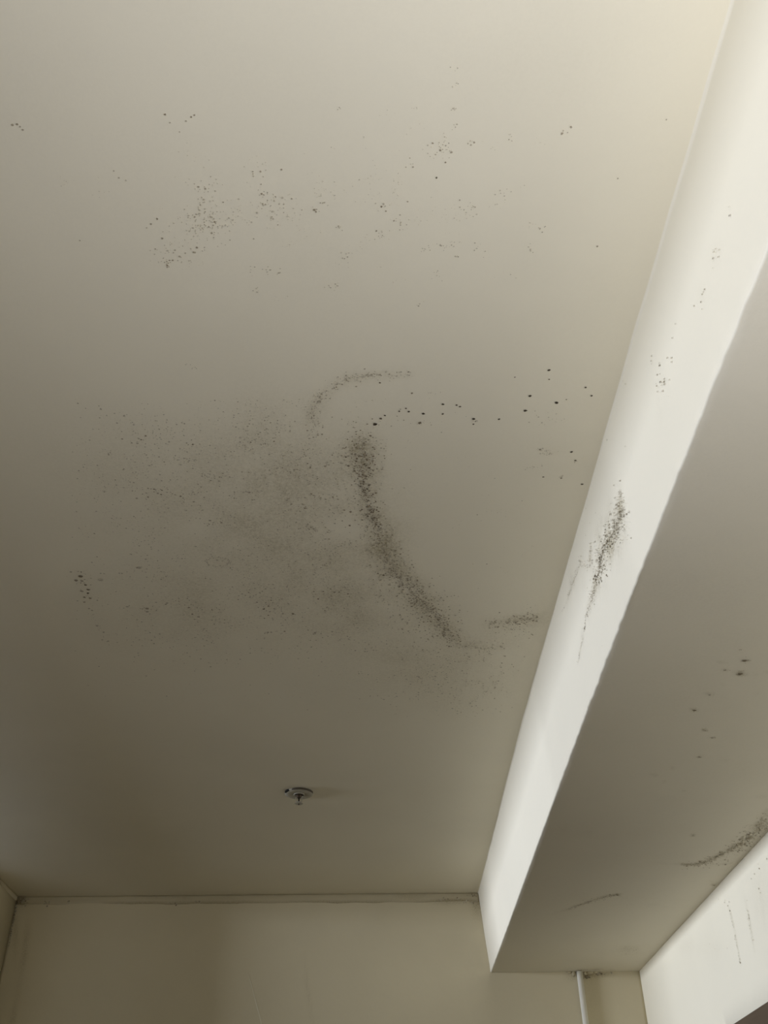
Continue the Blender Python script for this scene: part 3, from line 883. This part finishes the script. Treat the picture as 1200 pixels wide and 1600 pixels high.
# toothed deflector plate
bm = bmesh.new()
top, bot = [], []
for k in range(48):
    a = 2 * math.pi * k / 48
    r_ = 0.0135 if (k % 4) < 3 else 0.0095
    top.append(bm.verts.new((r_ * math.cos(a), r_ * math.sin(a), -0.0350)))
    bot.append(bm.verts.new((r_ * math.cos(a), r_ * math.sin(a), -0.0362)))
bm.faces.new(top); bm.faces.new(bot[::-1])
for k in range(48):
    bm.faces.new((top[k], bot[k], bot[(k + 1) % 48], top[(k + 1) % 48]))
bm_obj('deflector', bm, M_WHITE, spr)
lathe('set_screw', [(0.0, -0.0362), (0.0026, -0.0362), (0.0026, -0.0395), (0.0, -0.0395)], M_BRASS, spr, 12)
# dark strip painted as shade under the lifted rim, black patch for its open slot
def arc(name, a0, a1, r0, r1, z0, z1, mat, label):
    bm = bmesh.new()
    n, rows = 14, []
    for k in range(n + 1):
        t = k / n
        a = math.radians(a0 + (a1 - a0) * t)
        wd = (r1 - r0) / 2 * max(.12, math.sin(math.pi * t) ** .5)
        rm = (r0 + r1) / 2
        rows.append([bm.verts.new((r_ * math.cos(a), r_ * math.sin(a), z_)) for r_, z_ in ((rm - wd, z0), (rm + wd, z0), (rm + wd, z1), (rm - wd, z1))])
    for a, b in zip(rows[:-1], rows[1:]):
        for k in range(4):
            bm.faces.new((a[k], a[(k + 1) % 4], b[(k + 1) % 4], b[k]))
    bm.faces.new(rows[0]); bm.faces.new(rows[-1][::-1])
    o = bm_obj(name, bm, mat, spr)
    o['label'] = label
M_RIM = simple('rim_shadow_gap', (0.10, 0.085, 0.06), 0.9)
arc('gap_shade', -118, -8, 0.0448, 0.0472, -0.0058, 0.0, M_RIM, 'dark strip painted as shade under the rim of the plate')
arc('slot', -163, -132, 0.0405, 0.0500, -0.0052, 0.0, M_BLACK, 'black patch painted as shade in the open slot of the plate edge')

# ------------------------------------------------------------------ conduit on the end wall
pp = hit(905.5, 1519, 1, BACK - 0.014)
PR = 0.0115
pipe = bpy.data.objects.new('conduit_pipe', None); C.objects.link(pipe)
pipe.location = (pp[0], BACK - 0.012, 0.0)
prop(pipe, 'thin white pipe running up the end wall to the underside of the beam', 'pipe')
lathe('tube', [(0.0, 0.001), (PR, 0.001), (PR, 1.0), (PR, ZB - 0.002), (0.0, ZB - 0.002)], M_PIPE, pipe, 24)
for z in (0.5, 1.3):
    bm = bmesh.new()
    for k in range(13):
        a = math.pi * k / 12
        x, y = (PR + .002) * math.cos(a), -(PR + .002) * math.sin(a)
        x2, y2 = (PR - .0005) * math.cos(a), -(PR - .0005) * math.sin(a)
        q = [bm.verts.new((x, y, z)), bm.verts.new((x, y, z + .018)), bm.verts.new((x2, y2, z + .018)), bm.verts.new((x2, y2, z))]
        if k:
            for i in range(4):
                bm.faces.new((prev[i], prev[(i + 1) % 4], q[(i + 1) % 4], q[i]))
        else:
            bm.faces.new(q)
        prev = q
    bm.faces.new(prev[::-1])
    bm_obj('clip', bm, M_PIPE, pipe)
# lumps of filler at the head of the pipe
for dx, dz, sx, sz in [(-.022, -.006, .008, .010), (.023, -.005, .007, .009), (.045, -.003, .014, .006), (.066, -.003, .011, .005), (-.040, -.003, .012, .005)]:
    bm = bmesh.new()
    bmesh.ops.create_icosphere(bm, subdivisions=2, radius=1.0)
    for v in bm.verts:
        k = 1 + .35 * noise.fractal(v.co * 1.7 + Vector((dx * 90, dz * 70, 1)), .8, 2, 3)
        v.co = Vector((v.co.x * sx * k, v.co.y * .006 * k, v.co.z * sz * k))
    o = bm_obj('filler_lump', bm, M_TRIM, wall_back, True)
    o.location = (pp[0] + dx, BACK - .001, ZB + dz)

# ------------------------------------------------------------------ brown door in the right wall
door = bpy.data.objects.new('door_1', None); C.objects.link(door)
door.location = (XR, (DY0 + DY1) / 2, 0)
prop(door, 'brown wooden door frame and door in the bright right wall', None, 'structure')
def dpart(name, lo, hi, mat, parent=door, bev=.003):
    bm = bmesh.new(); bm_box(bm, lo, hi, bev)
    o = bm_obj(name, bm, mat, parent)
    o.matrix_parent_inverse = Matrix.Translation(-door.location)
    return o
TW = .07
dpart('head_casing', (XR - .014, DY0 - TW + .03, DOOR_TOP - TW), (XR + .06, DY1 + TW - .03, DOOR_TOP), M_WOOD)
dpart('jamb_casing', (XR - .014, DY0 - TW + .03, 0.002), (XR + .06, DY0 + .03, DOOR_TOP - TW), M_WOOD)
dpart('jamb_casing', (XR - .014, DY1 - .03, 0.002), (XR + .06, DY1 + TW - .03, DOOR_TOP - TW), M_WOOD)
leaf = dpart('leaf', (XR + .02, DY0 + .032, .012), (XR + .058, DY1 - .032, DOOR_TOP - TW - .003), M_WOOD)

# ------------------------------------------------------------------ unseen uplighter added to brighten the near ceiling
LX, LY, LZ = 0.24, -0.04, 1.54
fill_lamp = bpy.data.objects.new('fill_uplight', None); C.objects.link(fill_lamp)
fill_lamp.location = (LX, LY, 0)
prop(fill_lamp, 'slim unseen uplighter added behind the viewer to brighten the near ceiling', 'fill_lamp')
M_FILL_LAMP = simple('fill_lamp_metal', (0.20, 0.19, 0.18), 0.4, 0.7)
lathe('base', [(0.0, 0.0), (0.13, 0.0), (0.13, 0.012), (0.02, 0.03), (0.0, 0.03)], M_FILL_LAMP, fill_lamp, 32)
lathe('pole', [(0.0, 0.028), (0.011, 0.028), (0.011, LZ - 0.09), (0.0, LZ - 0.09)], M_FILL_LAMP, fill_lamp, 16)
lathe('fill_lamp_shade', [(0.0, LZ - 0.095), (0.05, LZ - 0.09), (0.14, LZ - 0.05), (0.195, LZ), (0.19, LZ), (0.135, LZ - 0.045), (0.05, LZ - 0.083), (0.0, LZ - 0.088)], M_FILL_LAMP, fill_lamp, 32)
ld = bpy.data.lights.new('fill_light', 'AREA')
ld.shape = 'DISK'; ld.size = 0.34; ld.energy = 12.2; ld.color = (0.965, 1.0, 1.13)
lo = bpy.data.objects.new('fill_light', ld); C.objects.link(lo)
lo.parent = fill_lamp; lo.location = (0, 0, LZ - 0.012); lo.rotation_euler = (math.pi, 0, 0)
